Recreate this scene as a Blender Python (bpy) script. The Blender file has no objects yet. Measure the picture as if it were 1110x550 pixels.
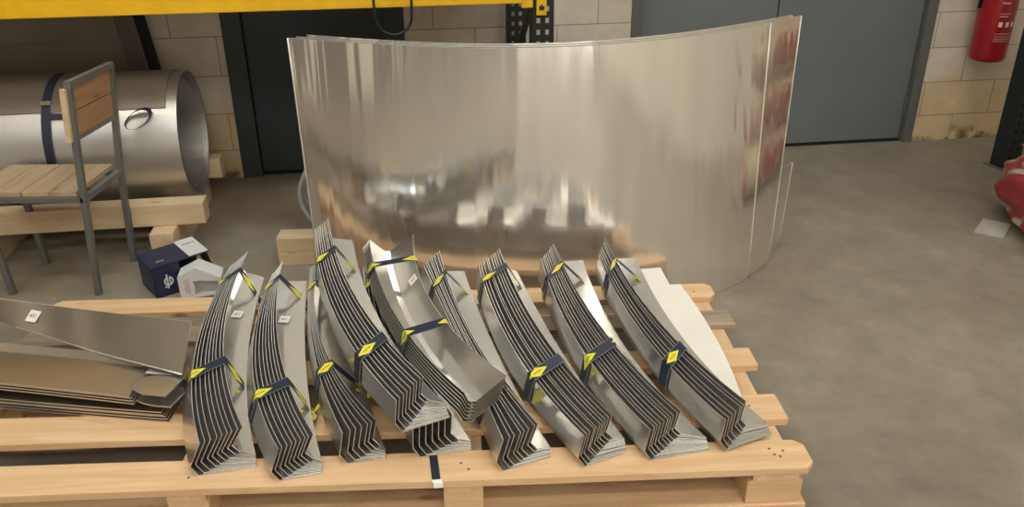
import bpy, bmesh, math, random
from mathutils import Vector, Matrix
random.seed(4)
S = bpy.context.scene
COL = S.collection

# ------------------------------------------------------------------ camera
cam_d = bpy.data.cameras.new('camera'); cam = bpy.data.objects.new('camera', cam_d); COL.objects.link(cam)
cam_d.sensor_width = 36.0; cam_d.lens = 900.0 / 1110.0 * 36.0
cam_d.clip_start = 0.05; cam_d.clip_end = 100
cam.matrix_world = (Matrix.Translation((0, 0, 1.6)) @ Matrix.Rotation(math.radians(90 - 25.5), 4, 'X')
                    @ Matrix.Rotation(math.radians(-0.5), 4, 'Z'))
S.camera = cam
# ------------------------------------------------------------------ world, lights, exposure
S.view_settings.view_transform = 'Standard'; S.view_settings.look = 'None'
S.view_settings.gamma = 1.0; S.view_settings.use_curve_mapping = False
S.view_settings.exposure = 0.0
W = bpy.data.worlds.new('world'); S.world = W; W.use_nodes = True
W.node_tree.nodes['Background'].inputs[0].default_value = (1.0, 0.93, 0.82, 1)
W.node_tree.nodes['Background'].inputs[1].default_value = 0.02
LAMP_STRENGTH = 22.5
FRONT_FILL = 1.6                # added glowing panel behind the camera, brightens metal and front faces
ROOFLIGHT = 7.0              # daylight through the rooflights          # the ceiling fittings' glow
LAMPS = [(-2.4, -1.2), (0.0, -1.2), (2.4, -1.2), (-2.4, 1.2), (0.0, 1.2), (2.4, 1.2)]

# ------------------------------------------------------------------ materials
def nmat(name):
    m = bpy.data.materials.new(name); m.use_nodes = True
    nt = m.node_tree
    return m, nt, nt.nodes['Principled BSDF']
def N(nt, t, **kw):
    n = nt.nodes.new(t)
    for k, v in kw.items(): setattr(n, k, v)
    return n
def ramp(nt, fac, stops):
    r = N(nt, 'ShaderNodeValToRGB'); e = r.color_ramp.elements
    while len(e) < len(stops): e.new(0.5)
    for q, (p, c) in zip(e, stops): q.position = p; q.color = (*c, 1)
    nt.links.new(fac, r.inputs[0]); return r.outputs[0]
def coords(nt, scale=(1, 1, 1), which='Object'):
    tc = N(nt, 'ShaderNodeTexCoord'); mp = N(nt, 'ShaderNodeMapping')
    mp.inputs['Scale'].default_value = scale
    nt.links.new(tc.outputs[which], mp.inputs[0]); return mp.outputs[0]
def noise(nt, vec, scale, detail=4, rough=.55, dist=0.0):
    n = N(nt, 'ShaderNodeTexNoise'); n.inputs['Scale'].default_value = scale
    n.inputs['Detail'].default_value = detail; n.inputs['Roughness'].default_value = rough
    n.inputs['Distortion'].default_value = dist
    nt.links.new(vec, n.inputs['Vector']); return n.outputs[0]
def bump(nt, b, h, strength, dist=.01):
    n = N(nt, 'ShaderNodeBump'); n.inputs['Strength'].default_value = strength; n.inputs['Distance'].default_value = dist
    nt.links.new(h, n.inputs['Height']); nt.links.new(n.outputs[0], b.inputs['Normal'])
def plain(name, col, rough=.6, metal=0.0, var=.12, scale=9):
    m, nt, b = nmat(name)
    c = [max(0, v * (1 - var)) for v in col]; d = [min(1, v * (1 + var)) for v in col]
    nt.links.new(ramp(nt, noise(nt, coords(nt), scale), [(.3, c), (.7, d)]), b.inputs['Base Color'])
    b.inputs['Roughness'].default_value = rough; b.inputs['Metallic'].default_value = metal
    return m
def metal(name, col, r0, r1, stretch=(1, 1, 1), scale=6, haze=0.0, haze_rough=.55, grain=None):
    """bare metal: a polished core plus a broad hazy lobe, as rolled sheet has"""
    m, nt, b = nmat(name)
    n = noise(nt, coords(nt, stretch), scale, 1.5)
    mr = N(nt, 'ShaderNodeMapRange'); nt.links.new(n, mr.inputs[0])
    mr.inputs[1].default_value = .3; mr.inputs[2].default_value = .7
    mr.inputs[3].default_value = r0; mr.inputs[4].default_value = r1
    nt.links.new(mr.outputs[0], b.inputs['Roughness'])
    c = ramp(nt, n, [(.3, [v * .95 for v in col]), (.7, col)])
    nt.links.new(c, b.inputs['Base Color']); b.inputs['Metallic'].default_value = 1.0
    if grain:
        t = N(nt, 'ShaderNodeTangent'); t.direction_type = 'RADIAL'; t.axis = grain
        nt.links.new(t.outputs[0], b.inputs['Tangent'])
        b.inputs['Anisotropic'].default_value = .68; b.inputs['Anisotropic Rotation'].default_value = .25
    if haze:
        h = N(nt, 'ShaderNodeBsdfPrincipled'); h.inputs['Metallic'].default_value = 1.0; h.inputs['Roughness'].default_value = haze_rough
        nt.links.new(c, h.inputs['Base Color'])
        mx = N(nt, 'ShaderNodeMixShader'); mx.inputs[0].default_value = haze
        nt.links.new(b.outputs[0], mx.inputs[1]); nt.links.new(h.outputs[0], mx.inputs[2])
        nt.links.new(mx.outputs[0], nt.nodes['Material Output'].inputs['Surface'])
    return m
def wood(name, dark, light, knot, along='X', scale=1.0):
    m, nt, b = nmat(name)
    st = {'X': (1.2, 14, 14), 'Y': (14, 1.2, 14), 'Z': (14, 14, 1.2)}[along]
    oi = N(nt, 'ShaderNodeObjectInfo')
    tc = N(nt, 'ShaderNodeTexCoord'); ad = N(nt, 'ShaderNodeVectorMath', operation='ADD')
    ml = N(nt, 'ShaderNodeMath', operation='MULTIPLY'); ml.inputs[1].default_value = 37.0
    nt.links.new(oi.outputs['Random'], ml.inputs[0])
    nt.links.new(tc.outputs['Object'], ad.inputs[0]); nt.links.new(ml.outputs[0], ad.inputs[1])
    mp = N(nt, 'ShaderNodeMapping'); mp.inputs['Scale'].default_value = tuple(v * scale for v in st)
    nt.links.new(ad.outputs[0], mp.inputs[0])
    g = noise(nt, mp.outputs[0], 2.2, 6, .6, .6)
    c = ramp(nt, g, [(.25, dark), (.5, tuple((a + d) / 2 for a, d in zip(dark, light))), (.75, light)])
    mk = N(nt, 'ShaderNodeMapping'); mk.inputs['Scale'].default_value = tuple(3.2 if v < 2 else 8.5 for v in st)
    nt.links.new(ad.outputs[0], mk.inputs[0])
    vo = N(nt, 'ShaderNodeTexVoronoi'); vo.inputs['Scale'].default_value = 1.0
    nt.links.new(mk.outputs[0], vo.inputs['Vector'])
    kf = ramp(nt, vo.outputs['Distance'], [(.05, (1, 1, 1)), (.13, (0, 0, 0))])
    mx = N(nt, 'ShaderNodeMix', data_type='RGBA'); nt.links.new(kf, mx.inputs[0])
    nt.links.new(c, mx.inputs[6]); mx.inputs[7].default_value = (*knot, 1)
    nt.links.new(mx.outputs[2], b.inputs['Base Color'])
    b.inputs['Roughness'].default_value = .75
    bump(nt, b, g, .25, .004)
    return m

M = {}
M['sheet'] = metal('bare aluminium sheet', (.94, .91, .87), .10, .13, (6, 6, .6), 3, .21, .6, 'Z')
_nt = M['sheet'].node_tree; _b = _nt.nodes['Principled BSDF']
bump(_nt, _b, noise(_nt, coords(_nt, (5.5, 5.5, .35)), 1.6, 2, .5), .38, .02)      # slight waviness of the rolled sheet
M['piece'] = metal('galvanised folded sheet', (.75, .73, .70), .10, .16, (1, 1, 1), 2.5, .30)
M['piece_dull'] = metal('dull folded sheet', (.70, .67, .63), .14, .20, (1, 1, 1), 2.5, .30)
M['long_sheet'] = metal('brownish rolled sheet', (.56, .49, .41), .16, .22, (1, 1, 1), 2.5, .30)
M['hem'] = metal('rolled sheet edge', (.80, .77, .72), .5, .6)
M['cut_edge'] = metal('sheared sheet edge', (.66, .64, .60), .45, .55)
M['coil'] = metal('coiled sheet', (.66, .635, .60), .40, .5, (.5, 4, 4), 3)
M['film'] = plain('white coated sheet', (.80, .74, .66), .35, 0, .04)
M['pine'] = wood('pale pallet pine', (.62, .37, .18), (.82, .56, .33), (.36, .17, .07))
M['pine_pale'] = wood('pale planed timber', (.60, .42, .24), (.74, .56, .36), (.42, .24, .12))
M['pine_old'] = wood('weathered timber', (.24, .17, .11), (.46, .35, .25), (.12, .08, .05))
M['slat'] = wood('chair slat wood', (.40, .27, .16), (.54, .39, .25), (.30, .19, .10), 'Y')
M['slat_back'] = wood('brown back slat wood', (.34, .18, .085), (.47, .27, .14), (.22, .12, .06), 'Y')
M['steel_paint'] = plain('grey painted steel tube', (.16, .155, .14), .45, .2)
M['post'] = plain('dark green black rack paint', (.018, .024, .022), .45, .1)
M['yellow'] = plain('yellow rack paint', (.88, .49, .004), .55, 0, .08, 14)
M['black'] = plain('black rubber', (.012, .012, .012), .5)
M['door_green'] = plain('dark green door paint', (.030, .042, .042), .45, 0, .12, 2)
M['door_green_frame'] = plain('dark green frame paint', (.040, .050, .047), .45, 0, .1, 2)
M['door_grey'] = plain('grey blue door paint', (.150, .160, .163), .42, 0, .08, 1.5)
M['door_grey_frame'] = plain('grey frame paint', (.120, .120, .108), .5, 0, .1, 2)
M['dark'] = plain('dark gap', (.01, .01, .01), .9)
M['panel'] = plain('dusty brown grey sheet', (.23, .185, .145), .42, .35, .15, 2)
M['panel_edge'] = plain('brown grey edge channel', (.12, .098, .078), .5, .3)
M['red'] = plain('red extinguisher paint', (.36, .012, .016), .3, 0, .1)
M['label'] = plain('white paper', (.80, .77, .72), .7, 0, .03)
M['ink'] = plain('red brown print', (.20, .05, .04), .7)
M['ink_pale'] = plain('pale print', (.62, .36, .34), .6)
M['navy'] = plain('navy printed card', (.018, .022, .062), .45)
M['white_card'] = plain('white card', (.72, .70, .68), .6, 0, .03)
M['kraft'] = plain('brown kraft card', (.42, .28, .17), .8)
M['scrap'] = plain('pale grey card', (.44, .40, .34), .8)
M['hose'] = plain('grey hose', (.34, .34, .32), .5)
M['buckle'] = metal('bright buckle', (.85, .85, .85), .2, .3)
M['room_wall'] = plain('beige shed lining', (.42, .36, .28), .8, 0, .1, 1)
M['room_white'] = plain('cream painted shed lining', (.76, .69, .58), .8, 0, .06, 1)
M['streak_dark'] = plain('dark streak strip', (.055, .045, .038), .6)
M['room_dark'] = plain('brown grey shed lining', (.17, .145, .12), .8, 0, .15, 1)
M['ceiling'] = plain('pale ceiling lining', (.50, .46, .40), .9, 0, .05, 1)

def mk_floor():
    m, nt, b = nmat('worn concrete floor')
    v = coords(nt)
    n1 = noise(nt, v, .9, 6, .6, .4); n2 = noise(nt, v, 6.5, 6, .7); n3 = noise(nt, v, 46, 3, .6)
    c1 = ramp(nt, n1, [(.3, (.225, .180, .132)), (.7, (.345, .290, .222))])
    c2 = ramp(nt, n2, [(.35, (.78, .78, .77)), (.68, (1.08, 1.08, 1.08))])
    mx = N(nt, 'ShaderNodeMix', data_type='RGBA', blend_type='MULTIPLY'); mx.inputs[0].default_value = 1
    nt.links.new(c1, mx.inputs[6]); nt.links.new(c2, mx.inputs[7])
    sp = ramp(nt, n3, [(.70, (0, 0, 0)), (.76, (1, 1, 1))])
    mk = N(nt, 'ShaderNodeMath', operation='MULTIPLY'); mk.inputs[1].default_value = .35
    nt.links.new(sp, mk.inputs[0])
    m2 = N(nt, 'ShaderNodeMix', data_type='RGBA'); nt.links.new(mk.outputs[0], m2.inputs[0])
    nt.links.new(mx.outputs[2], m2.inputs[6]); m2.inputs[7].default_value = (.5, .46, .40, 1)
    nt.links.new(m2.outputs[2], b.inputs['Base Color'])
    r = N(nt, 'ShaderNodeMapRange'); nt.links.new(n2, r.inputs[0]); r.inputs[3].default_value = .45; r.inputs[4].default_value = .75
    nt.links.new(r.outputs[0], b.inputs['Roughness'])
    bump(nt, b, n2, .12, .01)
    return m
M['floor'] = mk_floor()
def mk_block():
    m, nt, b = nmat('painted concrete blockwork')
    tc = N(nt, 'ShaderNodeTexCoord'); sx = N(nt, 'ShaderNodeSeparateXYZ'); cb = N(nt, 'ShaderNodeCombineXYZ')
    nt.links.new(tc.outputs['Object'], sx.inputs[0])
    nt.links.new(sx.outputs[0], cb.inputs[0]); nt.links.new(sx.outputs[2], cb.inputs[1])
    mp = N(nt, 'ShaderNodeMapping'); mp.inputs['Location'].default_value = (.19, .045, 0)
    nt.links.new(cb.outputs[0], mp.inputs[0])
    br = N(nt, 'ShaderNodeTexBrick'); nt.links.new(mp.outputs[0], br.inputs['Vector'])
    br.inputs['Scale'].default_value = 1.0; br.inputs['Brick Width'].default_value = .45; br.inputs['Row Height'].default_value = .205
    br.inputs['Mortar Size'].default_value = .0035; br.inputs['Mortar Smooth'].default_value = .5
    br.inputs['Color1'].default_value = (.72, .635, .52, 1); br.inputs['Color2'].default_value = (.66, .58, .475, 1)
    br.inputs['Mortar'].default_value = (.33, .27, .20, 1)
    n = noise(nt, tc.outputs['Object'], 5, 5, .65)
    st = ramp(nt, n, [(.3, (.84, .82, .79)), (.65, (1.04, 1.04, 1.04))])
    mx = N(nt, 'ShaderNodeMix', data_type='RGBA', blend_type='MULTIPLY'); mx.inputs[0].default_value = 1
    nt.links.new(br.outputs['Color'], mx.inputs[6]); nt.links.new(st, mx.inputs[7])
    # scuffed, unpainted foot of the wall
    ad = N(nt, 'ShaderNodeMath', operation='MULTIPLY_ADD'); ad.inputs[1].default_value = .55
    nt.links.new(n, ad.inputs[0]); nt.links.new(sx.outputs[2], ad.inputs[2])
    f1 = ramp(nt, ad.outputs[0], [(.255, (1, 1, 1)), (.31, (0, 0, 0))])
    m2 = N(nt, 'ShaderNodeMix', data_type='RGBA'); nt.links.new(f1, m2.inputs[0])
    nt.links.new(mx.outputs[2], m2.inputs[6]); m2.inputs[7].default_value = (.20, .15, .09, 1)
    f2 = ramp(nt, ad.outputs[0], [(.55, (1, 1, 1)), (.80, (0, 0, 0))])
    m3 = N(nt, 'ShaderNodeMix', data_type='RGBA', blend_type='MULTIPLY'); nt.links.new(f2, m3.inputs[0])
    nt.links.new(m2.outputs[2], m3.inputs[6]); m3.inputs[7].default_value = (.98, .84, .62, 1)
    nt.links.new(m3.outputs[2], b.inputs['Base Color']); b.inputs['Roughness'].default_value = .7
    bump(nt, b, br.outputs['Fac'], -.4, .01)
    return m
M['block'] = mk_block()
def mk_strap():
    m, nt, b = nmat('navy strap with yellow diamonds')
    uv = N(nt, 'ShaderNodeUVMap'); sx = N(nt, 'ShaderNodeSeparateXYZ'); nt.links.new(uv.outputs[0], sx.inputs[0])
    def mth(op, a, bb, cc=None):
        n = N(nt, 'ShaderNodeMath', operation=op)
        for i, v in enumerate((a, bb, cc)):
            if v is None: continue
            if isinstance(v, (int, float)): n.inputs[i].default_value = v
            else: nt.links.new(v, n.inputs[i])
        return n.outputs[0]
    u = mth('FRACT', mth('DIVIDE', sx.outputs[0], .150), 0)
    du = mth('MULTIPLY', mth('ABSOLUTE', mth('SUBTRACT', u, .5), 0), .150 / .040)
    dv = mth('MULTIPLY', mth('ABSOLUTE', mth('SUBTRACT', sx.outputs[1], .5), 0), 1 / .46)
    d = mth('ADD', du, dv)
    c = ramp(nt, d, [(0, (.80, .70, .03)), (.985, (.80, .70, .03)), (1.0, (.010, .015, .040))])
    bar = mth('MULTIPLY', mth('LESS_THAN', mth('ABSOLUTE', mth('ADD', mth('MULTIPLY', du, .45), mth('SUBTRACT', dv, .18)), 0), .05), mth('LESS_THAN', d, .62))
    mx = N(nt, 'ShaderNodeMix', data_type='RGBA'); nt.links.new(bar, mx.inputs[0]); nt.links.new(c, mx.inputs[6]); mx.inputs[7].default_value = (.05, .05, .03, 1)
    ed = mth('GREATER_THAN', dv, 1.02)
    m2 = N(nt, 'ShaderNodeMix', data_type='RGBA'); nt.links.new(ed, m2.inputs[0]); nt.links.new(mx.outputs[2], m2.inputs[6]); m2.inputs[7].default_value = (.22, .24, .27, 1)
    nt.links.new(m2.outputs[2], b.inputs['Base Color']); b.inputs['Roughness'].default_value = .45
    return m
M['strap'] = mk_strap()
M['strap_plain'] = plain('navy black webbing', (.014, .017, .034), .6)
def mk_sack():
    m, nt, b = nmat('red and cream wrapped film')
    v = coords(nt)
    n = noise(nt, v, 2.6, 2, .5, 1.2); n2 = noise(nt, v, 14, 4, .6)
    c = ramp(nt, n, [(.38, (.50, .40, .26)), (.47, (.42, .35, .21)), (.50, (.36, .035, .035)), (.58, (.30, .025, .03)), (.61, (.50, .42, .28))])
    nt.links.new(c, b.inputs['Base Color']); b.inputs['Roughness'].default_value = .3
    bump(nt, b, n2, .5, .03)
    return m
M['sack'] = mk_sack()
def emis(name, col, s):
    m, nt, b = nmat(name)
    b.inputs['Base Color'].default_value = (*col, 1)
    b.inputs['Emission Color'].default_value = (*col, 1); b.inputs['Emission Strength'].default_value = s
    return m
M['fill_glow'] = emis('added front glow', (1.0, .94, .85), FRONT_FILL)
M['rooflight'] = emis('lit rooflight', (.76, .94, 1.0), ROOFLIGHT)
M['lamp'] = emis('lit diffuser', (1.0, .925, .80), LAMP_STRENGTH)

# ------------------------------------------------------------------ helpers
def tag(o, label=None, cat=None, group=None, kind=None):
    if label: o['label'] = label
    if cat: o['category'] = cat
    if group: o['group'] = group
    if kind: o['kind'] = kind
    return o
def empty(name, loc=(0, 0, 0), rz=0.0):
    o = bpy.data.objects.new(name, None); o.empty_display_size = .05
    COL.objects.link(o); o.location = loc; o.rotation_euler = (0, 0, rz); return o
def obj(name, bm, mat, parent=None, loc=(0, 0, 0), rot=(0, 0, 0), smooth=False, bevel=0.0, sharp=None):
    me = bpy.data.meshes.new(name); bmesh.ops.recalc_face_normals(bm, faces=bm.faces) if sharp is None else None
    bm.to_mesh(me); bm.free()
    o = bpy.data.objects.new(name, me); COL.objects.link(o)
    me.materials.append(M[mat] if isinstance(mat, str) else mat)
    if smooth:
        for p in me.polygons: p.use_smooth = True
    o.location = loc; o.rotation_euler = rot
    if parent: o.parent = parent
    if bevel:
        md = o.modifiers.new('bevel', 'BEVEL'); md.width = bevel; md.segments = 2; md.limit_method = 'ANGLE'
    return o
def box(bm, c, s, rz=0.0, rx=0.0, ry=0.0):
    mt = Matrix.Translation(c) @ Matrix.Rotation(rz, 4, 'Z') @ Matrix.Rotation(ry, 4, 'Y') @ Matrix.Rotation(rx, 4, 'X') @ Matrix.Diagonal((*s, 1))
    return bmesh.ops.create_cube(bm, size=1, matrix=mt)['verts']
def bx(c, s, **k):
    bm = bmesh.new(); box(bm, c, s, **k); return bm
def bar(bm, a, b, w, d=None, up=(0, 0, 1)):
    a, b = Vector(a), Vector(b); d = d or w; z = (b - a).normalized(); u = Vector(up)
    if abs(z.dot(u)) > .98: u = Vector((0, 1, 0))
    x = u.cross(z).normalized(); y = z.cross(x)
    mt = Matrix((x, y, z)).transposed().to_4x4(); mt.translation = (a + b) / 2
    bmesh.ops.create_cube(bm, size=1, matrix=mt @ Matrix.Diagonal((w, d, (b - a).length, 1)))
def tube(bm, pts, r, seg=10, closed=False):
    pts = [Vector(p) for p in pts]; n = len(pts); rings = []
    prev = None
    for i, p in enumerate(pts):
        t = (pts[(i + 1) % n] - pts[i - 1]) if closed else (pts[min(i + 1, n - 1)] - pts[max(i - 1, 0)])
        t.normalize()
        if prev is None:
            prev = t.orthogonal().normalized()
        prev = (prev - t * prev.dot(t)).normalized(); q = t.cross(prev)
        rings.append([bm.verts.new(p + r * (math.cos(2 * math.pi * k / seg) * prev + math.sin(2 * math.pi * k / seg) * q)) for k in range(seg)])
    for i in range(n if closed else n - 1):
        a, b = rings[i], rings[(i + 1) % n]
        for k in range(seg): bm.faces.new((a[k], a[(k + 1) % seg], b[(k + 1) % seg], b[k]))
    if not closed:
        bm.faces.new(rings[0][::-1]); bm.faces.new(rings[-1])
def prism(bm, outline, z0, z1):
    lo = [bm.verts.new((x, y, z0)) for x, y in outline]; hi = [bm.verts.new((x, y, z1)) for x, y in outline]
    n = len(outline); bm.faces.new(lo[::-1]); bm.faces.new(hi)
    for i in range(n): bm.faces.new((lo[i], lo[(i + 1) % n], hi[(i + 1) % n], hi[i]))
def text(name, body, size, mat, parent, loc, rot, depth=.0004):
    cu = bpy.data.curves.new(name, 'FONT'); cu.body = body; cu.size = size; cu.extrude = depth; cu.align_x = 'CENTER'; cu.align_y = 'CENTER'
    t = bpy.data.objects.new(name + '_src', cu); COL.objects.link(t)
    dg = bpy.context.evaluated_depsgraph_get(); dg.update()
    me = bpy.data.meshes.new_from_object(t.evaluated_get(dg))
    bpy.data.objects.remove(t); bpy.data.curves.remove(cu)
    o = bpy.data.objects.new(name, me); COL.objects.link(o); me.materials.clear(); me.materials.append(M[mat])
    o.parent = parent; o.location = loc; o.rotation_euler = rot; return o

# ------------------------------------------------------------------ room
def struct(name, bm, mat, loc=(0, 0, 0), rot=(0, 0, 0)):
    return tag(obj(name, bm, mat, None, loc, rot), kind='structure')
YAW = math.atan(.1367)
cw, sw = math.cos(YAW), math.sin(YAW)
def wl(s, n, z=0.0): return Vector((s * cw - n * sw, 4.58 + s * sw + n * cw, z))   # along the wall, into the wall
struct('floor', bx((0.5, 0.5, -.05), (12, 12.5, .1)), 'floor')
bm = bmesh.new()
for s0, s1, z0, z1 in ((-5.2, -1.505, 0, 4.4), (-.567, .673, 0, 4.4), (2.487, 5.6, 0, 4.4), (-1.505, -.567, 2.06, 4.4), (.673, 2.487, 2.06, 4.4)):
    box(bm, ((s0 + s1) / 2, .11, (z0 + z1) / 2), (s1 - s0, .22, z1 - z0))
struct('wall_back', bm, 'block', (0, 4.58, 0), (0, 0, YAW))
struct('wall_left', bx((-4.6, .3, 2.2), (.2, 10.2, 4.4)), 'room_dark')
for k, (y, w) in enumerate(((2.9, .3), (1.9, .45), (.9, .25), (-.5, .5), (-1.9, .3), (-3.6, .5))):
    struct('streak_strip_%d' % (k + 1), bx((-4.41, y, 2.2), (.18, w, 4.4)), 'room_white')  # unseen pale strips, added for the streaks mirrored in the curved sheet
for k, (x, w) in enumerate(((-3.2, .6), (-1.7, .3), (-.5, .5))):
    struct('streak_strip_%d' % (k + 7), bx((x, -4.52, 2.2), (w, .16, 4.4)), 'streak_dark')  # dark strips added out of view, mirrored as streaks in the sheet
struct('wall_right', bx((5.2, .5, 2.2), (.2, 10.6, 4.4)), 'room_white')
struct('wall_front', bx((.3, -4.7, 2.2), (9.9, .2, 4.4)), 'room_wall')
struct('ceiling', bx((.3, .6, 4.45), (10.2, 10.8, .1)), 'ceiling')

def door(name, s0, s1, fw, seams, leaf, frame, hinge=None):
    r = tag(empty(name, wl(s0, 0), YAW), kind='structure')
    w = s1 - s0; bm = bmesh.new()
    box(bm, (fw / 2, .05, 1.03), (fw, .12, 2.06)); box(bm, (w - fw / 2, .05, 1.03), (fw, .12, 2.06)); box(bm, (w / 2, .05, 2.03), (w, .12, .06))
    obj('door_frame', bm, frame, r, bevel=.003)
    xs = [fw] + [q - s0 for q in seams] + [w - fw]
    for a, b in zip(xs[:-1], xs[1:]):
        obj('door_leaf', bx(((a + b) / 2, .055, 1.007), (b - a - .008, .045, 1.984)), leaf, r, bevel=.002)
    obj('threshold', bx((w / 2, .07, .004), (w, .1, .008)), 'dark', r)
    if hinge is not None:
        bm = bmesh.new()
        for z in (.22, 1.0, 1.8): box(bm, (w - fw - .004, .026, z), (.018, .012, .1))
        obj('door_hinge', bm, 'steel_paint', r)
    return r
door('door_1', -1.505, -.567, .10, [], 'door_green', 'door_green_frame')
door('door_2', .673, 2.487, .06, [1.535], 'door_grey', 'door_grey_frame', 1)

r = tag(empty('window_1', (2.3, -4.59, 0)), kind='structure')  # unseen glowing panel, added as front light for the metal
obj('fill_pane', bx((0, 0, 1.75), (5.0, .02, 3.3)), 'fill_glow', r)
bm = bmesh.new()
for x in (-2.55, -.85, .85, 2.55): box(bm, (x, .02, 1.75), (.1, .08, 3.5))
box(bm, (0, .02, 3.45), (5.2, .08, .1)); obj('window_frame', bm, 'door_grey_frame', r)
for k, (x, y) in enumerate(((-2.4, -2.7), (.2, -2.7), (2.8, -2.7), (-1.3, 2.95), (.9, 2.95))):
    r = tag(empty('window_%d' % (k + 2), (x, y, 4.39)), kind='structure')
    obj('rooflight_pane', bx((0, 0, 0), (1.6, 1.1 if y < 0 else .75, .012)), 'rooflight', r)
for k, (x, y) in enumerate(LAMPS):
    r = empty('ceiling_light', (x, y, 4.4))
    obj('housing', bx((0, 0, -.03), (1.5, .34, .06)), 'white_card', r)
    obj('diffuser', bx((0, 0, -.066), (1.44, .28, .012)), 'lamp', r)
    tag(r, 'long lit ceiling light fitting above the workshop floor', 'ceiling light', 'ceiling lights overhead')

# ------------------------------------------------------------------ pallet
PY = math.radians(2.3)
pal = tag(empty('wooden_pallet', (0, 0, 0), PY), 'large pale pine pallet carrying the strapped bundles of bent sheets', 'pallet')
def board(name, x0, x1, y, z, w, t, mat='pine', rough=0.0, corner=.0, along='x', parent=pal):
    """plank with its length along local X, gently uneven edges"""
    L = x1 - x0; n = 28; bm = bmesh.new(); up = []; lo = []
    for sgn in (-1, 1):
        ra = []
        for i in range(n + 1):
            f = i / n; e = (math.sin(f * 9 + y * 7 + sgn) * .0018 + random.uniform(-1, 1) * rough)
            c = 0.0
            if corner and f in (0, 1): c = corner
            ra.append((-L / 2 + f * L, sgn * (w / 2 - c) + e))
        if corner:
            ra.insert(1, (-L / 2 + corner, sgn * w / 2)); ra.insert(-1, (L / 2 - corner, sgn * w / 2))
        up.append(ra)
    out = up[0] + up[1][::-1]
    prism(bm, out, -t / 2, t / 2)
    rot = (0, 0, 0) if along == 'x' else (0, 0, math.pi / 2)
    loc = ((x0 + x1) / 2, y, z) if along == 'x' else (y, (x0 + x1) / 2, z)
    return obj(name, bm, mat, parent, loc, rot, bevel=.002)
TOP = .145
XL, XR = -1.56, .865
for k, (y, w) in enumerate(((1.752, .118), (1.965, .125), (2.235, .105), (2.69, .108))):
    board('deck_board', XL, XR - (0, .0, .0, .012)[k], y, TOP - .0115, w, .023, corner=.022 if k in (0, 3) else .004)
ob = board('deck_board', XL, XR + .005, 2.49, TOP - .0135, .10, .019, 'pine_old', rough=.006)
ob['label'] = 'weathered grey brown deck board with a splintered end'
for x in (-1.50, -.78, -.065, .765):
    board('stringer', 1.70, 2.74, x, TOP - .0345, .10 if x < .7 else .125, .0225, along='y')
    for y in (1.752, 2.235, 2.69):
        o = obj('block', bx((0, 0, 0), (.105 if x < .7 else .15, .10, .0765)), 'pine', pal, (x, y, .0605), bevel=.003)
for y in (1.757, 2.235, 2.69):
    board('bottom_board', XL, XR - .01, y, .011, .13, .021)
bm = bmesh.new()
for x, y in ((.80, 1.765), (.785, 1.742), (.765, 1.775), (.772, 1.75), (-.05, 1.735), (-.07, 1.76), (-.78, 1.74), (-.76, 1.77), (-.05, 1.965), (.77, 1.97), (.75, 2.70), (.78, 2.68)):
    nb = bmesh.new(); prism(nb, [(.004 * math.cos(a), .004 * math.sin(a)) for a in [i * math.pi / 4 for i in range(8)]], -.001, .0006); obj('nail_head', nb, 'panel_edge', pal, (x, y, TOP))
bm.free()

# ------------------------------------------------------------------ bent sheet bundles
def lift(y): return .12 * (max(0.0, y - 1.8) / .85) ** 2      # the pieces sweep up towards their far ends
def pol(c, y): t = y - 2.3; return c[0] + c[1] * t + c[2] * t * t
def sheet_obj(name, rails, mat, parent, thick=.0022):
    """open folded sheet through several rails; folds stay crisp, the long sweep is smooth"""
    bm = bmesh.new(); vs = [[bm.verts.new(p) for p in r] for r in rails]
    for a, b in zip(vs[:-1], vs[1:]):
        for i in range(len(a) - 1): bm.faces.new((a[i], a[i + 1], b[i + 1], b[i]))
    bm.edges.index_update()
    sh = []
    for r in vs[1:-1]:
        for i in range(len(r) - 1):
            e = bm.edges.get((r[i], r[i + 1])); e.smooth = False
    o = obj(name, bm, mat, parent, smooth=True, sharp=True)
    md = o.modifiers.new('thickness', 'SOLIDIFY'); md.thickness = thick; md.offset = 0; md.use_even_offset = False
    o.data.materials.append(M['cut_edge']); md.material_offset_rim = 1
    es = o.modifiers.new('crisp', 'EDGE_SPLIT'); es.split_angle = math.radians(25)
    return o
NS = 22
def ribbon(name, path, wdir, width, parent, mat='strap', u0=0.0, tails=()):
    bm = bmesh.new(); uvl = bm.loops.layers.uv.new('UVMap')
    def run(path, wd, width, u0):
        dense = []
        for a, b in zip(path[:-1], path[1:]):
            a, b = Vector(a), Vector(b); k = max(1, int((b - a).length / .01))
            for i in range(k): dense.append(a.lerp(b, i / k))
        dense.append(Vector(path[-1])); u = u0; prev = None; us = []
        for p in dense:
            if prev is not None: u += (p - prev).length
            us.append(u); prev = p
        w = Vector(wd).normalized() * width / 2
        A = [bm.verts.new(p - w) for p in dense]; B = [bm.verts.new(p + w) for p in dense]
        for i in range(len(dense) - 1):
            f = bm.faces.new((A[i], A[i + 1], B[i + 1], B[i]))
            for lp, (uu, vv) in zip(f.loops, ((us[i], 0), (us[i + 1], 0), (us[i + 1], 1), (us[i], 1))): lp[uvl].uv = (uu, vv)
    run(path, wdir, width, u0)
    for p, wd, wid, uu in tails: run(p, wd, wid, uu)
    o = obj(name, bm, mat, parent, sharp=True)
    md = o.modifiers.new('thickness', 'SOLIDIFY'); md.thickness = .0012; md.offset = 0
    return o
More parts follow.
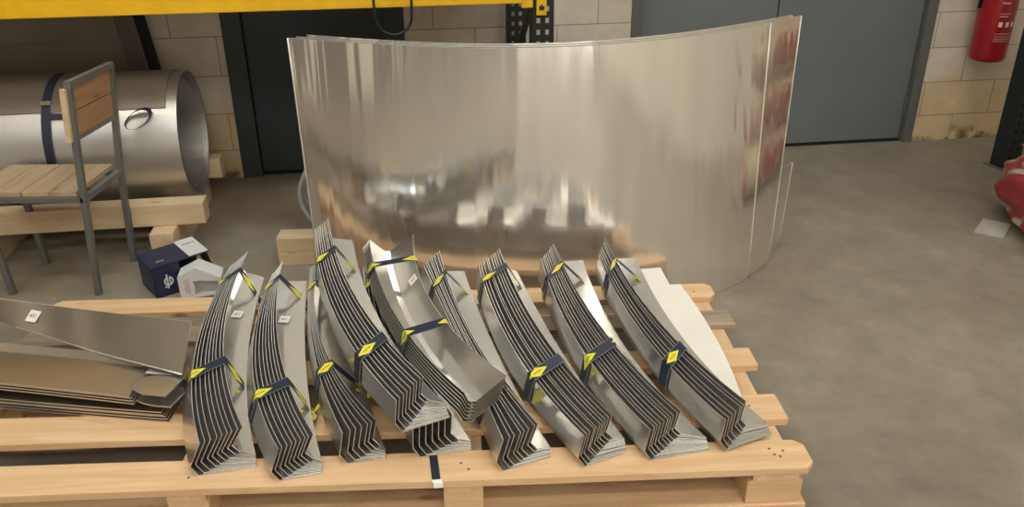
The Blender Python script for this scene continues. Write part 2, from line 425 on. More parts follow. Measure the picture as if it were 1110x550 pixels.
def bundle(label, base, Lc, Ic, Rc, n, lean, straps, mat='piece', hA=.10, u0=.02):
    z = TOP + base
    xm, ym = pol(Lc, 2.3) + .05, 2.3
    root = empty('sheet_bundle', (xm, ym, z)); tag(root, label, 'sheet metal bundle', 'strapped bundles of curved folded sheets on the pallet')
    off = Vector((xm, ym, z))
    def piece(w):
        y0 = Lc[3] + (Ic[3] - Lc[3]) * w; y1 = Lc[4] + (Ic[4] - Lc[4]) * w
        r0 = y0 + (Rc[3] - y0) * .7; r1 = y1 + (Rc[4] - y1) * .7
        K = [[], [], [], []]
        for i in range(NS + 1):
            f = i / NS; y = y0 + (y1 - y0) * f; yr = r0 + (r1 - r0) * f
            x = pol(Lc, y) * (1 - w) + pol(Ic, y) * w
            e = .012 * f * (1 - f) * 0
            lz, lr = lift(y), lift(yr); nb = w * (n - 1) * .0027
            K[0].append(Vector((x, y, z + hA + lz)) - off)
            nx, ny = .96, .22
            K[1].append(Vector((x - lean * nx, y - lean * ny, z + .030 + nb * .6 + lz)) - off)
            K[2].append(Vector((x - lean * nx + .018, y - lean * ny, z + .002 + nb + lz)) - off)
            xr = pol(Rc, yr) - .006 * (1 - w)
            K[3].append(Vector((xr, yr, z + .002 + nb + lr)) - off)
        return K
    for i in range(n):
        w = i / (n - 1); w2 = min(1, max(0, w + (random.uniform(-.25, .25) / n if 0 < i < n - 1 else 0)))
        sheet_obj('bent_sheet', piece(w2), mat, root)
    KO, KI = piece(0), piece(1)
    for s, wid, ph in straps:
        i = min(NS - 1, int(s * NS)); fr = s * NS - i
        g = lambda r: r[i].lerp(r[i + 1], fr)
        t = (KO[0][i + 1] - KO[0][i]).normalized()
        k3, k2, k1, j1, r4 = g(KO[2]), g(KO[1]), g(KO[0]), g(KI[0]), g(KI[3])
        out = Vector((-.004, 0, 0))
        foot = Vector((r4.x + .006, r4.y, g(KO[3]).z))
        path = [k3 + out, k2 + out * 1.5, k1 + Vector((-.006, 0, -.004)), k1 + Vector((-.001, 0, .005)), j1 + Vector((.002, 0, .005)), j1 + Vector((.007, 0, -.003)), foot]
        tails = []
        if wid > .03 and Lc[0] < -.6:
            f0 = foot + Vector((.002, 0, .006))
            tails = [([f0, f0 + Vector((.012, -.05, .012))], (1, .3, .2), .018, .04), ([f0, f0 + Vector((-.03, -.02, .02))], (.2, 1, .2), .016, .05), ([f0, f0 + Vector((.022, .03, .02))], (1, -.5, .2), .014, .05)]
        ribbon('strap', path, t, wid, root, u0=ph, tails=tails)
    return root, off
def paper_tag(root, off, pos, nrm_rot, body='431', s=.034, flat=0.0):
    p = obj('paper_label', bx((0, 0, 0), (s, s * .95, .0008)), 'label', root, Vector(pos) - off, nrm_rot)
    text('printed_number', body, s * .46, 'ink', p, (0, 0, .0006), (0, 0, 0))
    return p

B1 = bundle('leftmost strapped bundle in the row, its left end beside the long flat sheets', 0, [-0.978, -0.0632, 0.3969, 1.721, 2.562], [-0.9129, -0.1762, 0.4037, 1.789, 2.633], [-0.8461, -0.1599, 0.2601, 1.756, 2.585], 9, .035, [(0.354, .042, .10), (.885, .024, .115)])
paper_tag(*B1, (-.914, 2.407, TOP + .0925), (math.radians(10.5), 0, -.12))
B2 = bundle('strapped bundle second from the left, with a white number tag facing up', 0, [-0.8121, -0.0941, 0.4252, 1.696, 2.518], [-0.7522, -0.2423, 0.3296, 1.755, 2.584], [-0.6696, -0.2103, 0.1471, 1.728, 2.578], 9, .026, [(0.277, .042, .10), (.90, .024, .10)])
paper_tag(*B2, (-.751, 2.377, TOP + .0885), (math.radians(10.5), 0, -.12))
B3 = bundle('low strapped bundle third from the left, tucked under the raised bundle', 0, [-0.646, -0.2387, 0.2361, 1.758, 2.549], [-0.6272, -0.2906, 0.5003, 1.812, 2.573], [-0.5166, -0.2897, 0.0937, 1.782, 2.619], 7, .014, [(0.336, .042, .085), (.86, .024, .10)], 'piece_dull')
B5 = bundle('strapped bundle buried beneath the raised bundle and the upturned trough bundle', 0, [-0.4537, -0.2679, 0.183, 1.78, 2.547], [-0.3781, -0.369, 0.1816, 1.833, 2.618], [-0.3014, -0.3005, 0.184, 1.821, 2.593], 7, .004, [(0.496, .042, .10), (.86, .024, .10)], 'piece_dull')
B4 = bundle('raised strapped bundle resting on top of its neighbours, tallest at its far end', .1025, [-0.588, -0.3728, 0.292, 1.757, 2.606], [-0.5047, -0.4779, 0.2995, 1.867, 2.664], [-0.438, -0.4377, 0.2694, 1.842, 2.646], 9, .008, [(0.236, .046, .08), (.80, .026, .10)])
B7 = bundle('strapped bundle right of the upturned trough, its middle hidden under that trough', 0, [-0.2086, -0.3546, -0.0664, 1.725, 2.554], [-0.1597, -0.349, 0.1791, 1.79, 2.629], [-0.0743, -0.3117, 0.0573, 1.795, 2.627], 8, .02, [(0.224, .042, .10), (.865, .024, .08)])
B8 = bundle('strapped bundle third from the right end of the row', 0, [-0.0529, -0.296, 0.2201, 1.738, 2.561], [0.0561, -0.3589, 0.1756, 1.827, 2.636], [0.1234, -0.3502, 0.0393, 1.815, 2.611], 10, .014, [(0.319, .044, .09), (.89, .024, .09)])
B9 = bundle('strapped bundle second from the right end of the row', 0, [0.1584, -0.2596, 0.2085, 1.762, 2.586], [0.2526, -0.3541, 0.174, 1.841, 2.662], [0.3348, -0.2973, 0.2015, 1.812, 2.674], 10, .012, [(0.389, .042, .12), (.87, .024, .05)])
B10 = bundle('rightmost strapped bundle, lying on the pale curved blanks at the right end', .006, [0.3672, -0.2868, 0.188, 1.791, 2.593], [0.4409, -0.3737, 0.2064, 1.875, 2.679], [0.5372, -0.3223, 0.2025, 1.885, 2.681], 7, .008, [(0.319, .044, .08), (.86, .024, .05)])

# the upturned trough bundle: V shapes lying fold down
VF, VT, VR = [-.3554, -.3564, .2897, 1.808, 2.545], [-.4103, -.3715, .3511, 1.79, 2.545], [-.2879, -.2958, .5248, 1.808, 2.522]
vroot = tag(empty('sheet_bundle', (-.34, 2.3, .305)), 'upturned strapped trough bundle with its hollow facing up, white tag inside', 'sheet metal bundle', 'strapped bundles of curved folded sheets on the pallet')
voff = Vector((-.34, 2.3, .305))
def vpiece(k):
    rails = [[], [], [], []]
    for i in range(NS + 1):
        f = i / NS; dz = -k * (.0125 - .0065 * f); dx = -k * (.0015 + .0025 * f)
        def P(c, z, tw=0):
            y = c[3] + (c[4] - c[3]) * f + k * .002; return Vector((pol(c, y) + dx, y, z + dz + lift(y))) - voff
        a, b, c = P(VT, .35), P(VF, .305), P(VR, .385)
        rails[0].append(a); rails[1].append(b + Vector((-.008, 0, .002))); rails[2].append(b + Vector((.012, 0, .001))); rails[3].append(c)
    return rails
for k in range(7): sheet_obj('bent_sheet', vpiece(k), 'piece', vroot)
V0, V6 = vpiece(0), vpiece(6)
for s, wid, ph in ((.37, .040, .11), (.85, .026, .115)):
    i = int(s * NS); t = (V0[1][i + 1] - V0[1][i]).normalized()
    up = Vector((0, 0, .004))
    ribbon('strap', [V6[1][i] + Vector((-.012, 0, -.008)), V6[0][i] + Vector((-.007, 0, 0)), V0[0][i] + Vector((-.005, 0, .004)), V0[0][i] + up, V0[3][i] + up, V0[3][i] + Vector((.006, 0, -.002)), V6[2][i] + Vector((.02, 0, -.01))], t, wid, vroot, u0=ph)
p = paper_tag(vroot, voff, (-.310, 2.306, .4125), (math.radians(9), math.radians(-48), math.radians(15)), s=.032)

# ------------------------------------------------------------------ long flat sheets on the pallet's left end
def long_stack(label, x1, front, back, z, n, zs, hA, group=None):
    root = empty('long_sheet_stack', (-1.5, 2.1, z)); tag(root, label, 'sheet metal stack', group)
    off = Vector((-1.5, 2.1, z)); x0 = -2.62
    for k in range(n):
        K = [[], [], [], []]; dz = zs * k
        for i in range(NS + 1):
            x = x0 + (x1 - .004 * k - x0) * i / NS
            yf, yb = front(x) + .0025 * (k % 3), back(x) - .006 * k
            K[3].append(Vector((x, yf, z + dz)) - off); K[2].append(Vector((x, yb - .02, z + dz)) - off)
            K[1].append(Vector((x, yb, z + dz + .02)) - off); K[0].append(Vector((x, yb - .02, z + hA)) - off)
        sheet_obj('bent_sheet', K[::-1], 'long_sheet', root, .0045)
    return root, off
fl = lambda x: 1.938 - .133 * (x + .954) + .02 * (x + .954) ** 2
fu = lambda x: 1.940 - .20 * (x + 1.05) - .03 * (x + 1.05) ** 2
LS1 = long_stack('lower stack of long bent sheets lying sideways, edges facing the front board', -.988, fl, lambda x: fl(x) + .16, TOP + .002, 5, .0075, .084, 'long bent sheets stacked on the left end')
LS2 = long_stack('upper stack of long bent sheets lying on the lower stack, edges facing front', -1.075, fu, lambda x: fu(x) + .19, TOP + .064, 4, .0075, .027, 'long bent sheets stacked on the left end')
for k, (cx, cy, zz, r) in enumerate(((-1.01, 1.99, TOP + .0955, .082), (-1.0, 1.985, TOP + .062, .084))):
    bm = bmesh.new()
    pts = [(r * 1.25 * math.cos(a) * .9, r * .62 * math.sin(a)) for a in [math.pi * .5 + i * math.pi / 14 for i in range(15)]] + [(.045, -r * .62), (.045, r * .62)]
    prism(bm, pts, -.0025, .0025)
    o = obj('rounded_end_tab', bm, 'piece_dull', LS1[0], Vector((cx, cy, zz)) - LS1[1], (math.radians(-3), 0, math.radians(-10)), bevel=.001)
def c1(p, x):
    for (xa, ya), (xb, yb) in zip(p[:-1], p[1:]):
        if x <= xb or (xb, yb) == p[-1]: return ya + (yb - ya) * (x - xa) / (xb - xa)
CB = [(-1.673, 2.389), (-1.463, 2.335), (-1.235, 2.28), (-.997, 2.228)]
CF = [(-1.664, 2.342), (-1.426, 2.232), (-1.279, 2.158), (-.97, 2.032)]
lroot = tag(empty('long_bent_sheet', (-1.5, 2.25, .25)), 'single long bent sheet with a white number tag, lying across the stacked long sheets', 'bent sheet')
loff = Vector((-1.5, 2.25, .25)); K = [[], [], [], []]
for i in range(NS + 1):
    f = i / NS; xb = -2.5 + (-.992 + 2.5) * f; xf = -2.5 + (-.962 + 2.5) * f
    K[0].append(Vector((xb, c1(CB, xb), .312)) - loff); K[1].append(Vector((xf, c1(CF, xf), .252)) - loff)
    K[2].append(Vector((xf, c1(CF, xf) + .012, .246)) - loff); K[3].append(Vector((xf, c1(CF, xf) + .06, .246)) - loff)
sheet_obj('bent_flange', K, 'long_sheet', lroot, .006)
for e in (0, 1):
    bm = bmesh.new(); tube(bm, K[e], .0026, 6); obj('edge_hem', bm, 'hem', lroot, smooth=True)
paper_tag(lroot, loff, (-1.53, 2.312, .2905), (math.radians(34), 0, math.radians(-19)), '431', .042)

# ------------------------------------------------------------------ pale blanks under the rightmost bundle
def blank(label, rc, wd, z, y0, y1):
    n = 24; rails = []
    for q in range(4):
        r = []
        for i in range(n + 1):
            y = y0 + (y1 - y0) * i / n; r.append(Vector((pol(rc, y) - wd * (1 - q / 3) - .5, y - 2.3 - .02 * (1 - q / 3), lift(y))))
        rails.append(r)
    o = sheet_obj('flat_blank', rails, 'film', None, .003); o.location = (.5, 2.3, z)
    for e in o.data.edges: e.use_edge_sharp = False
    return tag(o, label, 'sheet metal blank', 'pale sheet blanks on the pallet')
blank('upper pale curved blank lying directly under the rightmost bundle', [.6078, -.2109, -.0215], .16, TOP + .0052, 1.97, 2.655)
blank('lower pale curved blank whose right edge shows furthest out on the pallet', [.6586, -.156, -.3629], .17, TOP + .0018, 1.97, 2.575)

# ------------------------------------------------------------------ large curved sheets behind the pallet
CT = (2.8406, -.0099, .445, .0812, -.0942)            # sweep of the top edges
CB_ = (2.8266, -.0269, .1264, -.0416, .2192)     # sweep of the bottom edges
def pv(c, x): return sum(k * x ** i for i, k in enumerate(c))
SH = 1.015
def big_sheet(label, xt0, xt1, xb0, xb1, h, back, z0=.002, hems=(1,)):
    n, rows = 90, 6; rails = []
    for j in range(rows + 1):
        z = h * j / rows; f = z / SH; r = []
        for i in range(n + 1):
            u = i / n; xt, xb = xt0 + (xt1 - xt0) * u, xb0 + (xb1 - xb0) * u
            r.append(Vector((xb + (xt - xb) * f, pv(CB_, xb) * (1 - f) + pv(CT, xt) * f + back - 3.0, z + z0)))
        rails.append(r)
    bm = bmesh.new(); vs = [[bm.verts.new(p) for p in r] for r in rails]
    for a, b in zip(vs[:-1], vs[1:]):
        for i in range(n): bm.faces.new((a[i], a[i + 1], b[i + 1], b[i]))
    o = obj('curved_metal_sheet', bm, 'sheet', None, (0, 3.0, 0), smooth=True, sharp=True)
    o.data.materials.append(M['cut_edge'])
    md = o.modifiers.new('thickness', 'SOLIDIFY'); md.thickness = .006; md.offset = 0; md.material_offset_rim = 1
    o.modifiers.new('crisp', 'EDGE_SPLIT').split_angle = math.radians(30)
    for e in hems:
        bm = bmesh.new(); tube(bm, [r[-1 if e else 0] + Vector((.0 if e else -.001, -.003, 0)) for r in rails],   .0030, 8)
        obj('edge_hem', bm, 'hem', o, smooth=True)
    return tag(o, label, 'metal sheet', 'large curved sheets standing behind the pallet')
big_sheet('front large shiny curved sheet, standing upright behind the pallet and mirroring it', -.805, 1.005, -.785, .985, SH, 0, hems=(0, 1))
big_sheet('large curved sheet nested behind the front one, showing furthest right at the top', -.775, 1.165, -.75, 1.12, SH + .004, .014)
big_sheet('large curved sheet nested innermost, only its thin top edge showing', -.735, 1.12, -.71, 1.08, SH + .010, .028)
big_sheet('low curved sheet whose corner sticks out at the right foot of the tall ones', .55, 1.265, .60, 1.21, .385, .042)

# ------------------------------------------------------------------ coil on its timber cradle
ax = Vector((cw, sw, 0)); ce = Vector((-1.475, 3.735, 0)); CR = .29; CZ = .45
coil = tag(empty('sheet_coil', ce + Vector((0, 0, CZ)), YAW), 'big dull metal coil lying on timbers behind the chair', 'metal coil')
def shell(bm, r0, r1, x0, x1, a0=0.0, a1=2 * math.pi, n=64):
    full = abs(a1 - a0 - 2 * math.pi) < 1e-6; cols = []
    for i in range(n if full else n + 1):
        a = a0 + (a1 - a0) * i / n; c, s = math.cos(a), math.sin(a)
        cols.append([bm.verts.new((x, r * c, r * s)) for x, r in ((x0, r0), (x1, r0), (x1, r1), (x0, r1))])
    m = len(cols)
    for i in range(m if full else m - 1):
        a, b = cols[i], cols[(i + 1) % m]
        for k in range(4): bm.faces.new((a[k], a[(k + 1) % 4], b[(k + 1) % 4], b[k]))
    if not full: bm.faces.new(cols[0]); bm.faces.new(cols[-1][::-1])
bm = bmesh.new(); shell(bm, CR - .016, CR, -1.95, 0); o = obj('roll', bm, 'coil', coil, smooth=True); o.modifiers.new('crisp', 'EDGE_SPLIT').split_angle = math.radians(30)
for q in (0, 1):
    bm = bmesh.new(); shell(bm, CR - .026 - .012 * q, CR - .020 - .012 * q, -1.93, -.012 - .01 * q); obj('inner_turn', bm, 'coil', coil)
bm = bmesh.new(); shell(bm, CR + .002, CR + .006, -1.95, -.045, math.radians(35), math.radians(140), 40); obj('outer_lap', bm, 'panel', coil)
def arc_strap(x, a0, a1, w):
    bm = bmesh.new(); shell(bm, CR + .007, CR + .0095, x - w / 2, x + w / 2, math.radians(a0), math.radians(a1), 48); return bm
obj('strap', arc_strap(-.53, 60, 262, .036), 'strap_plain', coil)
bm = bmesh.new(); a = math.radians(133); box(bm, (-.53, (CR + .016) * math.cos(a), (CR + .016) * math.sin(a)), (.042, .012, .02), rx=a); obj('buckle', bm, 'buckle', coil)
bm = bmesh.new(); a0 = math.radians(162)
lp = [(-.155 + .045 * math.cos(t) + .03 * math.sin(t), -(CR + .012) * math.cos(math.radians(32)) - .0 * t, .155 + .042 * math.sin(t)) for t in [i * math.pi / 12 for i in range(24)]]
path = [Vector((x, y, z)) for x, y, z in lp] + [Vector(lp[0])]
rb = ribbon('strap_tail', path, (.25, 1, .15), .026, coil, 'strap_plain')
obj('strap_run', bx((0, 0, 0), (.14, .004, .024)), 'strap_plain', coil, (-.45, -(CR + .010) * math.cos(math.radians(36)), (CR + .010) * math.sin(math.radians(36))), (math.radians(-36), 0, 0))
obj('inner_strap', bx((0, 0, 0), (.06, .05, .004)), 'strap_plain', coil, (-.06, -.07, CR - .045), (math.radians(18), 0, 0))

def timber(name, label, c, s, rz, mat='pine_pale', group=None):
    o = obj(name, bx((0, 0, 0), s), mat, None, c, (0, 0, rz), bevel=.004)
    return tag(o, label, 'timber', group)
def cr(s, n, z): return ce + ax * s + Vector((-sw, cw, 0)) * n + Vector((0, 0, z))
timber('timber_beam', 'long front timber beam chocking the metal coil, behind the chair', cr(-.90, -.325, .20), (1.95, .095, .10), YAW, group='timbers under the metal coil')
timber('timber_beam', 'rear timber beam chocking the coil on its wall side, end just showing', cr(-.93, .27, .20), (1.95, .095, .10), YAW, group='timbers under the metal coil')
timber('timber_bearer', 'short right bearer under the coil timbers, near the cardboard box', cr(-.10, -.06, .0745), (.80, .10, .149), YAW + math.pi / 2, group='timbers under the metal coil')
timber('timber_bearer', 'short left bearer under the coil timbers, at the left picture edge', cr(-.88, -.06, .0745), (.84, .10, .149), YAW + math.pi / 2, group='timbers under the metal coil')
wb = tag(empty('timber_block', (-.915, 3.30, 0), math.radians(2)), 'pale timber block of two pieces on the floor beside the curved sheets', 'timber block')
for k in range(2): obj('timber_piece', bx((0, 0, .0335 + k * .066), (.20, .10, .065)), 'pine_pale', wb, bevel=.003)

hose = tag(empty('hose_coil', (-.80, 3.62, .0)), 'coiled grey hose standing just behind the left edge of the curved sheets', 'hose')
bm = bmesh.new()
hp = []
for i in range(150):
    t = i / 149; a = t * 3.2 * 2 * math.pi; r = .185 - .02 * t
    hp.append((r * math.cos(a), -.015 + .04 * math.sin(t * 9), .196 + r * math.sin(a)))
tube(bm, hp, .0105, 8); obj('hose_loops', bm, 'hose', hose, smooth=True)

# ------------------------------------------------------------------ chair
ch = tag(empty('slatted_chair', (-1.86, 3.16, 0)), 'grey steel framed chair with wooden slat seat and back, in front of the coil', 'chair')
co = Vector((-1.86, 3.16, 0))
def cb(segs, w=.024):
    bm = bmesh.new()
    for a, b in segs: bar(bm, Vector(a) - co, Vector(b) - co, w)
    return bm
obj('leg', cb([((-1.69, 3.0, 0), (-1.655, 3.0, .43)), ((-1.655, 3.0, .43), (-1.612, 3.0, .868))]), 'steel_paint', ch, bevel=.002)
obj('leg', cb([((-1.672, 3.31, 0), (-1.645, 3.31, .43)), ((-1.645, 3.31, .43), (-1.592, 3.31, .868))]), 'steel_paint', ch, bevel=.002)
obj('leg', cb([((-2.05, 3.295, 0), (-2.075, 3.295, .418))]), 'steel_paint', ch, bevel=.002)
obj('leg', cb([((-2.045, 3.01, 0), (-2.075, 3.01, .418))]), 'steel_paint', ch, bevel=.002)
obj('seat_frame', cb([((-2.10, 3.0, .418), (-1.655, 3.0, .418)), ((-2.10, 3.31, .418), (-1.65, 3.31, .418)), ((-2.09, 3.0, .418), (-2.09, 3.31, .418)), ((-1.655, 3.0, .418), (-1.65, 3.31, .418))]), 'steel_paint', ch, bevel=.002)
for k in range(4):
    x = -2.055 + k * .108
    obj('seat_slat', bx((x - co.x, 0, .4405), (.104, .325, .02)), 'slat', ch, bevel=.002)
obj('back_top_rail', cb([((-1.612, 2.99, .868), (-1.592, 3.32, .868))]), 'steel_paint', ch, bevel=.002)
obj('back_bottom_rail', cb([((-1.635, 3.0, .66), (-1.617, 3.31, .66))], .016), 'steel_paint', ch)
for k in range(2):
    z = .712 + k * .096; xo = -1.627 + k * .010
    obj('back_slat', bx((xo - co.x, -.005, z), (.016, .29, .092), rz=-math.radians(3.3), ry=math.radians(6)), 'slat_back', ch, bevel=.002)
ed = obj('back_edge_strip', bx((-1.634 - co.x, -.182, .755), (.02, .016, .20), ry=math.radians(6)), 'pine_pale', ch)

# ------------------------------------------------------------------ cardboard box with its insert
bxr = tag(empty('cardboard_box', (-1.435, 2.955, 0), math.radians(40)), 'open navy and white cardboard box on the floor behind the pallet', 'box')
w_, d_, h_ = .235, .17, .132
bm = bmesh.new()
box(bm, (w_ / 2, d_ / 2, .002), (w_, d_, .004)); box(bm, (w_ / 2, d_ - .002, h_ / 2), (w_, .004, h_)); box(bm, (.002, d_ / 2, h_ / 2), (.004, d_, h_)); box(bm, (.055, .002, h_ / 2), (.11, .004, h_))
obj('box_body', bm, 'navy', bxr)
lid = obj('lid', bx((w_ / 2, d_ / 2, 0), (w_ + .006, d_ + .006, .005), ry=0), 'navy', bxr, (0, 0, h_ + .003), (0, math.radians(-2), 0))
obj('white_band', bx((w_ * .83, d_ * .52, .0035), (w_ * .34, d_ + .008, .0022)), 'white_card', lid)
text('printed_word', 'lllllll', .022, 'ink_pale', lid, (.05, .04, .0031), (0, 0, 0))
text('printed_word', '=====', .018, 'navy', lid, (w_ * .84, d_ * .72, .005), (0, 0, 0))
obj('side_flap', bx((0, 0, 0), (.005, d_ * .9, .10)), 'kraft', bxr, (w_ + .012, d_ * .55, h_ - .045), (0, math.radians(-14), 0))
lg = bmesh.new()
def ring(bm, cx, cz, r0, r1, y, t, a0=0, a1=360, n=28):
    o_, i_ = [], []
    for i in range(n + 1):
        a = math.radians(a0 + (a1 - a0) * i / n); o_.append((cx + r1 * math.cos(a), cz + r1 * 1.05 * math.sin(a))); i_.append((cx + r0 * math.cos(a), cz + r0 * 1.05 * math.sin(a)))
    for i in range(n):
        q = [o_[i], o_[i + 1], i_[i + 1], i_[i]]
        f = [bm.verts.new((x, y, z)) for x, z in q]; g = [bm.verts.new((x, y + t, z)) for x, z in q]
        bm.faces.new(f[::-1]); bm.faces.new(g)
        bm.faces.new((f[0], f[1], g[1], g[0])); bm.faces.new((f[2], f[3], g[3], g[2]))
ring(lg, .058, .063, .013, .019, -.0012, .001, 100, 440); box(lg, (.053, -.0007, .063), (.006, .001, .062)); box(lg, (.045, -.0007, .04), (.012, .001, .005)); box(lg, (.063, -.0007, .063), (.005, .001, .036))
obj('printed_mark', lg, 'white_card', bxr)
ins = tag(empty('packing_insert', (-1.335, 2.948, 0), math.radians(10)), 'white folded card insert sticking out of the navy cardboard box', 'packaging insert')
bm = bmesh.new()
out = [(0, .0), (.155, .012), (.165, .085), (.075, .135), (.0, .10)]
lo = [bm.verts.new((x, 0, z)) for x, z in out]
def fr(y, sc=1.0, o=(0, 0)): return [bm.verts.new((o[0] + x * sc, y, o[1] + z * sc)) for x, z in out]
bm.clear()
A = fr(0); Bk = fr(.09); win = [(.055, .012), (.146, .020), (.152, .072), (.056, .078), (.060, .045)]
Wi = [bm.verts.new((x, 0, z)) for x, z in win]; Wb = [bm.verts.new((x, .06, z)) for x, z in win]
for i in range(5):
    j = (i + 1) % 5
    bm.faces.new((A[i], A[j], Bk[j], Bk[i])); bm.faces.new((A[i], A[j], Wi[j], Wi[i])); bm.faces.new((Wi[i], Wi[j], Wb[j], Wb[i]))
bm.faces.new(Wb); bm.faces.new(Bk[::-1])
obj('folded_card', bm, 'white_card', ins)
bm = bmesh.new()
for k in range(7): box(bm, (.032, -.0006, .03 + k * .009), (.02, .001, .004))
obj('printed_lines', bm, 'ink_pale', ins)

# ------------------------------------------------------------------ rack, beam, panel, cable
up = tag(empty('rack_upright', wl(.02, -.87), YAW), 'dark perforated rack upright frame standing behind the middle of the curved sheets', 'rack upright')
def perforated(bm, w, d, h):
    """C-section post with two columns of slots in its face"""
    cols = [-w / 2, -w * .28, -w * .12, w * .12, w * .28, w / 2]; zs = [0.0]; holes = []
    z = .05
    while z < h - .05: zs += [z, z + .022]; holes.append(len(zs) - 2); z += .05
    zs.append(h)
    g = [[bm.verts.new((x, -d / 2, z)) for x in cols] for z in zs]
    for i in range(len(zs) - 1):
        for j in range(5):
            if i in holes and j in (1, 3): continue
            bm.faces.new((g[i][j], g[i][j + 1], g[i + 1][j + 1], g[i + 1][j]))
    for sx in (-1, 1):
        a = [bm.verts.new((sx * w / 2, y, z)) for z in (0, h) for y in (-d / 2, d / 2)]
        bm.faces.new((a[0], a[1], a[3], a[2]))
bm = bmesh.new(); perforated(bm, .098, .07, 2.6); o = obj('front_post', bm, 'post', up)
o.modifiers.new('thickness', 'SOLIDIFY').thickness = .003
bm = bmesh.new(); perforated(bm, .098, .07, 2.6); o = obj('rear_post', bm, 'post', up, (0.0, .79, 0))
o.modifiers.new('thickness', 'SOLIDIFY').thickness = .003
bm = bmesh.new()
for k in range(5):
    a, b = (0.0, .02, .15 + k * .5), (0.0, .77, .65 + k * .5)
    if k % 2: a, b = (0.0, .77, .15 + k * .5), (0.0, .02, .65 + k * .5)
    bar(bm, a, b, .03, .02)
obj('brace', bm, 'post', up)
bm = bmesh.new(); box(bm, (0, 0, .003), (.12, .12, .006)); box(bm, (0, .79, .003), (.12, .12, .006)); obj('foot_plate', bm, 'post', up)

BZ = 1.038
rb_ = tag(empty('rack_beam', wl(-.03, -.90, BZ), YAW), 'yellow horizontal rack beam across the top left, hooked to the dark upright', 'rack beam')
obj('beam', bx((-1.47, 0, .06), (2.86, .05, .12)), 'yellow', rb_, bevel=.004)
bm = bmesh.new(); box(bm, (-.02, -.012, .06), (.05, .012, .16)); obj('end_plate', bm, 'yellow', rb_, bevel=.003)
tb = tag(empty('beam_connector', wl(.012, -.915, 0), YAW), 'small yellow beam connector hooked on the front of the dark upright', 'rack connector')
obj('connector_plate', bx((0, 0, 1.07), (.044, .014, .17)), 'yellow', tb, bevel=.003)
bm = bmesh.new(); prism(bm, [(-.011, -.012), (.011, -.012), (.011, .004), (.004, .006), (0, .014), (-.004, .006), (-.011, .004)], 0, .002)
obj('lock_pin', bm, 'post', tb, (0.0, -.0075, 1.02), (math.pi / 2, 0, 0))
rb2 = tag(empty('rack_beam', wl(-.03, -.12, BZ), YAW), 'yellow rear rack beam beside the wall under the shelf boards', 'rack beam')
obj('beam', bx((-1.47, 0, .06), (2.86, .05, .12)), 'yellow', rb2, bevel=.004)
dk = tag(empty('rack_shelf', wl(-1.50, -.51, BZ + .12), YAW), 'boarded shelf resting on the yellow rack beams above the coil', 'shelf')
for k in range(7): obj('shelf_board', bx((-1.2 + k * .4, 0, .012), (.385, .82, .024)), 'pine_old', dk)

cb_ = tag(empty('hanging_cable', wl(-.62, -.947, 0), YAW), 'thin black cable hanging in a loop from the yellow beam', 'cable')
bm = bmesh.new()
pts = [(-.075, .005, 1.19), (-.078, 0, 1.06)] + [(-.075 * math.cos(a), 0, 1.005 - .075 * math.sin(a)) for a in [i * math.pi / 14 for i in range(15)]] + [(.078, 0, 1.06), (.075, .005, 1.19)]
tube(bm, pts, .0055, 8); obj('cable_loop', bm, 'black', cb_, smooth=True)

pn = tag(empty('leaning_panel', wl(-2.72, -.22), YAW), 'dusty brown grey panel leaning on the wall behind the coil', 'panel')
obj('panel_sheet', bx((0, 0, .51), (1.66, .02, 1.02)), 'panel', pn, (0, 0, 0), (math.radians(-4), 0, 0))
bm = bmesh.new(); box(bm, (0, 0, .51), (.09, .04, 1.02), ry=math.radians(-8)); obj('edge_channel', bm, 'panel_edge', pn, (.86, -.02, 0), (math.radians(-4), 0, 0), bevel=.004)
bm = bmesh.new(); box(bm, (.07, .0, .51), (.035, .05, 1.02), ry=math.radians(-8)); obj('edge_gap_strip', bm, 'dark', pn, (.86, -.015, 0), (math.radians(-4), 0, 0))
obj('pressed_rib', bx((-.1, -.013, .80), (1.2, .008, .014)), 'panel', pn, (0, 0, 0), (math.radians(-4), 0, 0), bevel=.003)

# ------------------------------------------------------------------ right side: extinguisher, rack post, wrapped sack
ex = tag(empty('fire_extinguisher', (2.765, 4.835, .515), YAW), 'red fire extinguisher hanging on the wall right of the grey doors', 'fire extinguisher')
bm = bmesh.new(); prof = [(0, 0), (.07, 0), (.09, .008), (.098, .03), (.098, .40), (.09, .44), (.06, .475), (.028, .49), (.028, .52), (0, .52)]
rg = []
for r, z in prof: rg.append([bm.verts.new((r * math.cos(2 * math.pi * k / 32), r * math.sin(2 * math.pi * k / 32), z)) for k in range(32)] if r else None)
for a, b in zip(rg[:-1], rg[1:]):
    if a and b:
        for k in range(32): bm.faces.new((a[k], a[(k + 1) % 32], b[(k + 1) % 32], b[k]))
bm.faces.new(rg[1][::-1]); bm.faces.new(rg[-2])
obj('cylinder_body', bm, 'red', ex, smooth=True)
bm = bmesh.new(); bar(bm, (0, 0, .52), (0, 0, .56), .05); bar(bm, (0, -.02, .57), (.0, -.15, .60), .025); obj('valve_handle', bm, 'black', ex)
bm = bmesh.new(); tube(bm, [(-.02, -.03, .55), (-.10, -.05, .53), (-.125, -.02, .46), (-.115, 0, .30)], .011, 8); obj('hose', bm, 'black', ex, smooth=True)
obj('wall_bracket', bx((0, .10, .36), (.05, .05, .06)), 'steel_paint', ex)
def wrapped(bm, r, a0, a1, z0, z1, n=6):
    v = [[bm.verts.new((r * math.sin(math.radians(a0 + (a1 - a0) * i / n)), -r * math.cos(math.radians(a0 + (a1 - a0) * i / n)), z)) for i in range(n + 1)] for z in (z0, z1)]
    for i in range(n): bm.faces.new((v[0][i], v[0][i + 1], v[1][i + 1], v[1][i]))
bm = bmesh.new()
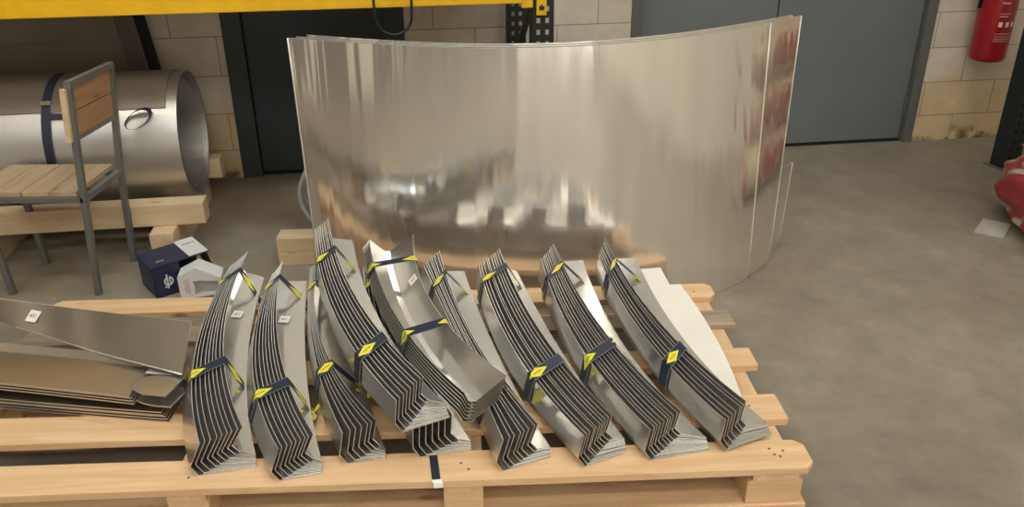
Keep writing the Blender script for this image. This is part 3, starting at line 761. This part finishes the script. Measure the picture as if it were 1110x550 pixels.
for z0, z1, a0, a1 in ((.125, .129, -30, 20), (.137, .141, -30, 24), (.15, .153, -30, 16), (.165, .169, -30, 22), (.26, .266, -26, 0), (.275, .280, -26, 10), (.33, .34, -26, -2)):
    bm = bmesh.new(); wrapped(bm, .0988, a0, a1, z0, z1); obj('printed_line', bm, 'ink_pale', ex)
for a in (-24, -2, 18):
    bm = bmesh.new(); wrapped(bm, .0988, a, a + 11, .205, .232, 3); obj('printed_symbol', bm, 'white_card', ex)

rp = tag(empty('rack_post', (2.79, 4.45, 0), YAW + math.radians(8)), 'dark upright rack post at the right edge in front of the wall', 'rack upright')
bm = bmesh.new(); perforated(bm, .11, .09, 2.6); o = obj('post', bm, 'post', rp); o.modifiers.new('thickness', 'SOLIDIFY').thickness = .003
obj('post_side', bx((.075, .02, 1.3), (.04, .06, 2.6)), 'post', rp)
obj('foot_plate', bx((.02, 0, .004), (.19, .15, .008)), 'steel_paint', rp)
bm = bmesh.new(); bar(bm, (.03, -.05, .14), (.20, -.07, .12), .014); obj('foot_bolt', bm, 'buckle', rp)

def lump(name, c, s, seed, parent):
    bm = bmesh.new(); bmesh.ops.create_icosphere(bm, subdivisions=4, radius=1)
    rnd = random.Random(seed); ph = [rnd.uniform(0, 6) for _ in range(6)]
    for v in bm.verts:
        p = v.co
        q = Vector([math.copysign(abs(t) ** .62, t) for t in p])
        d = 1 + .05 * math.sin(4 * p.x + ph[0]) * math.sin(5 * p.z + ph[1]) + .04 * math.sin(9 * p.y + 7 * p.z + ph[2]) + .025 * math.sin(17 * p.z + 6 * p.x + ph[3])
        v.co = Vector((q.x * s[0] * d, q.y * s[1] * d, max(-1.0, q.z * d) * s[2]))
    return obj(name, bm, 'sack', parent, c, smooth=True)
sk = tag(empty('wrapped_sack_pile', (2.735, 3.45, 0)), 'red and cream film wrapped sacks piled at the right picture edge', 'sacks')
lump('wrapped_sack', (.0, -.06, .172), (.44, .50, .17), 1, sk)
lump('wrapped_sack', (.10, -.02, .47), (.42, .44, .17), 2, sk)
lump('wrapped_sack', (.17, .0, .77), (.40, .43, .16), 3, sk)
tag(obj('cardboard_scrap', bx((0, 0, .002), (.12, .20, .004)), 'scrap', None, (2.27, 3.58, 0), (0, 0, math.radians(-38))), 'pale scrap of card poking out from under the wrapped sacks', 'card scrap')

# strap tail lying over the pallet's front board
st = tag(empty('strap_offcut', (-.205, 1.70, TOP)), 'dark strap end with a pale tip hanging over the front pallet board', 'strap end')
ribbon('webbing', [(-.012, .085, .002), (-.006, .05, .003), (.004, -.012, .003)], (1, .1, 0), .022, st, 'strap_plain')
ribbon('pale_tip', [(.004, -.012, .003), (.009, -.022, .0), (.010, -.026, -.012)], (1, .1, 0), .024, st, 'label')
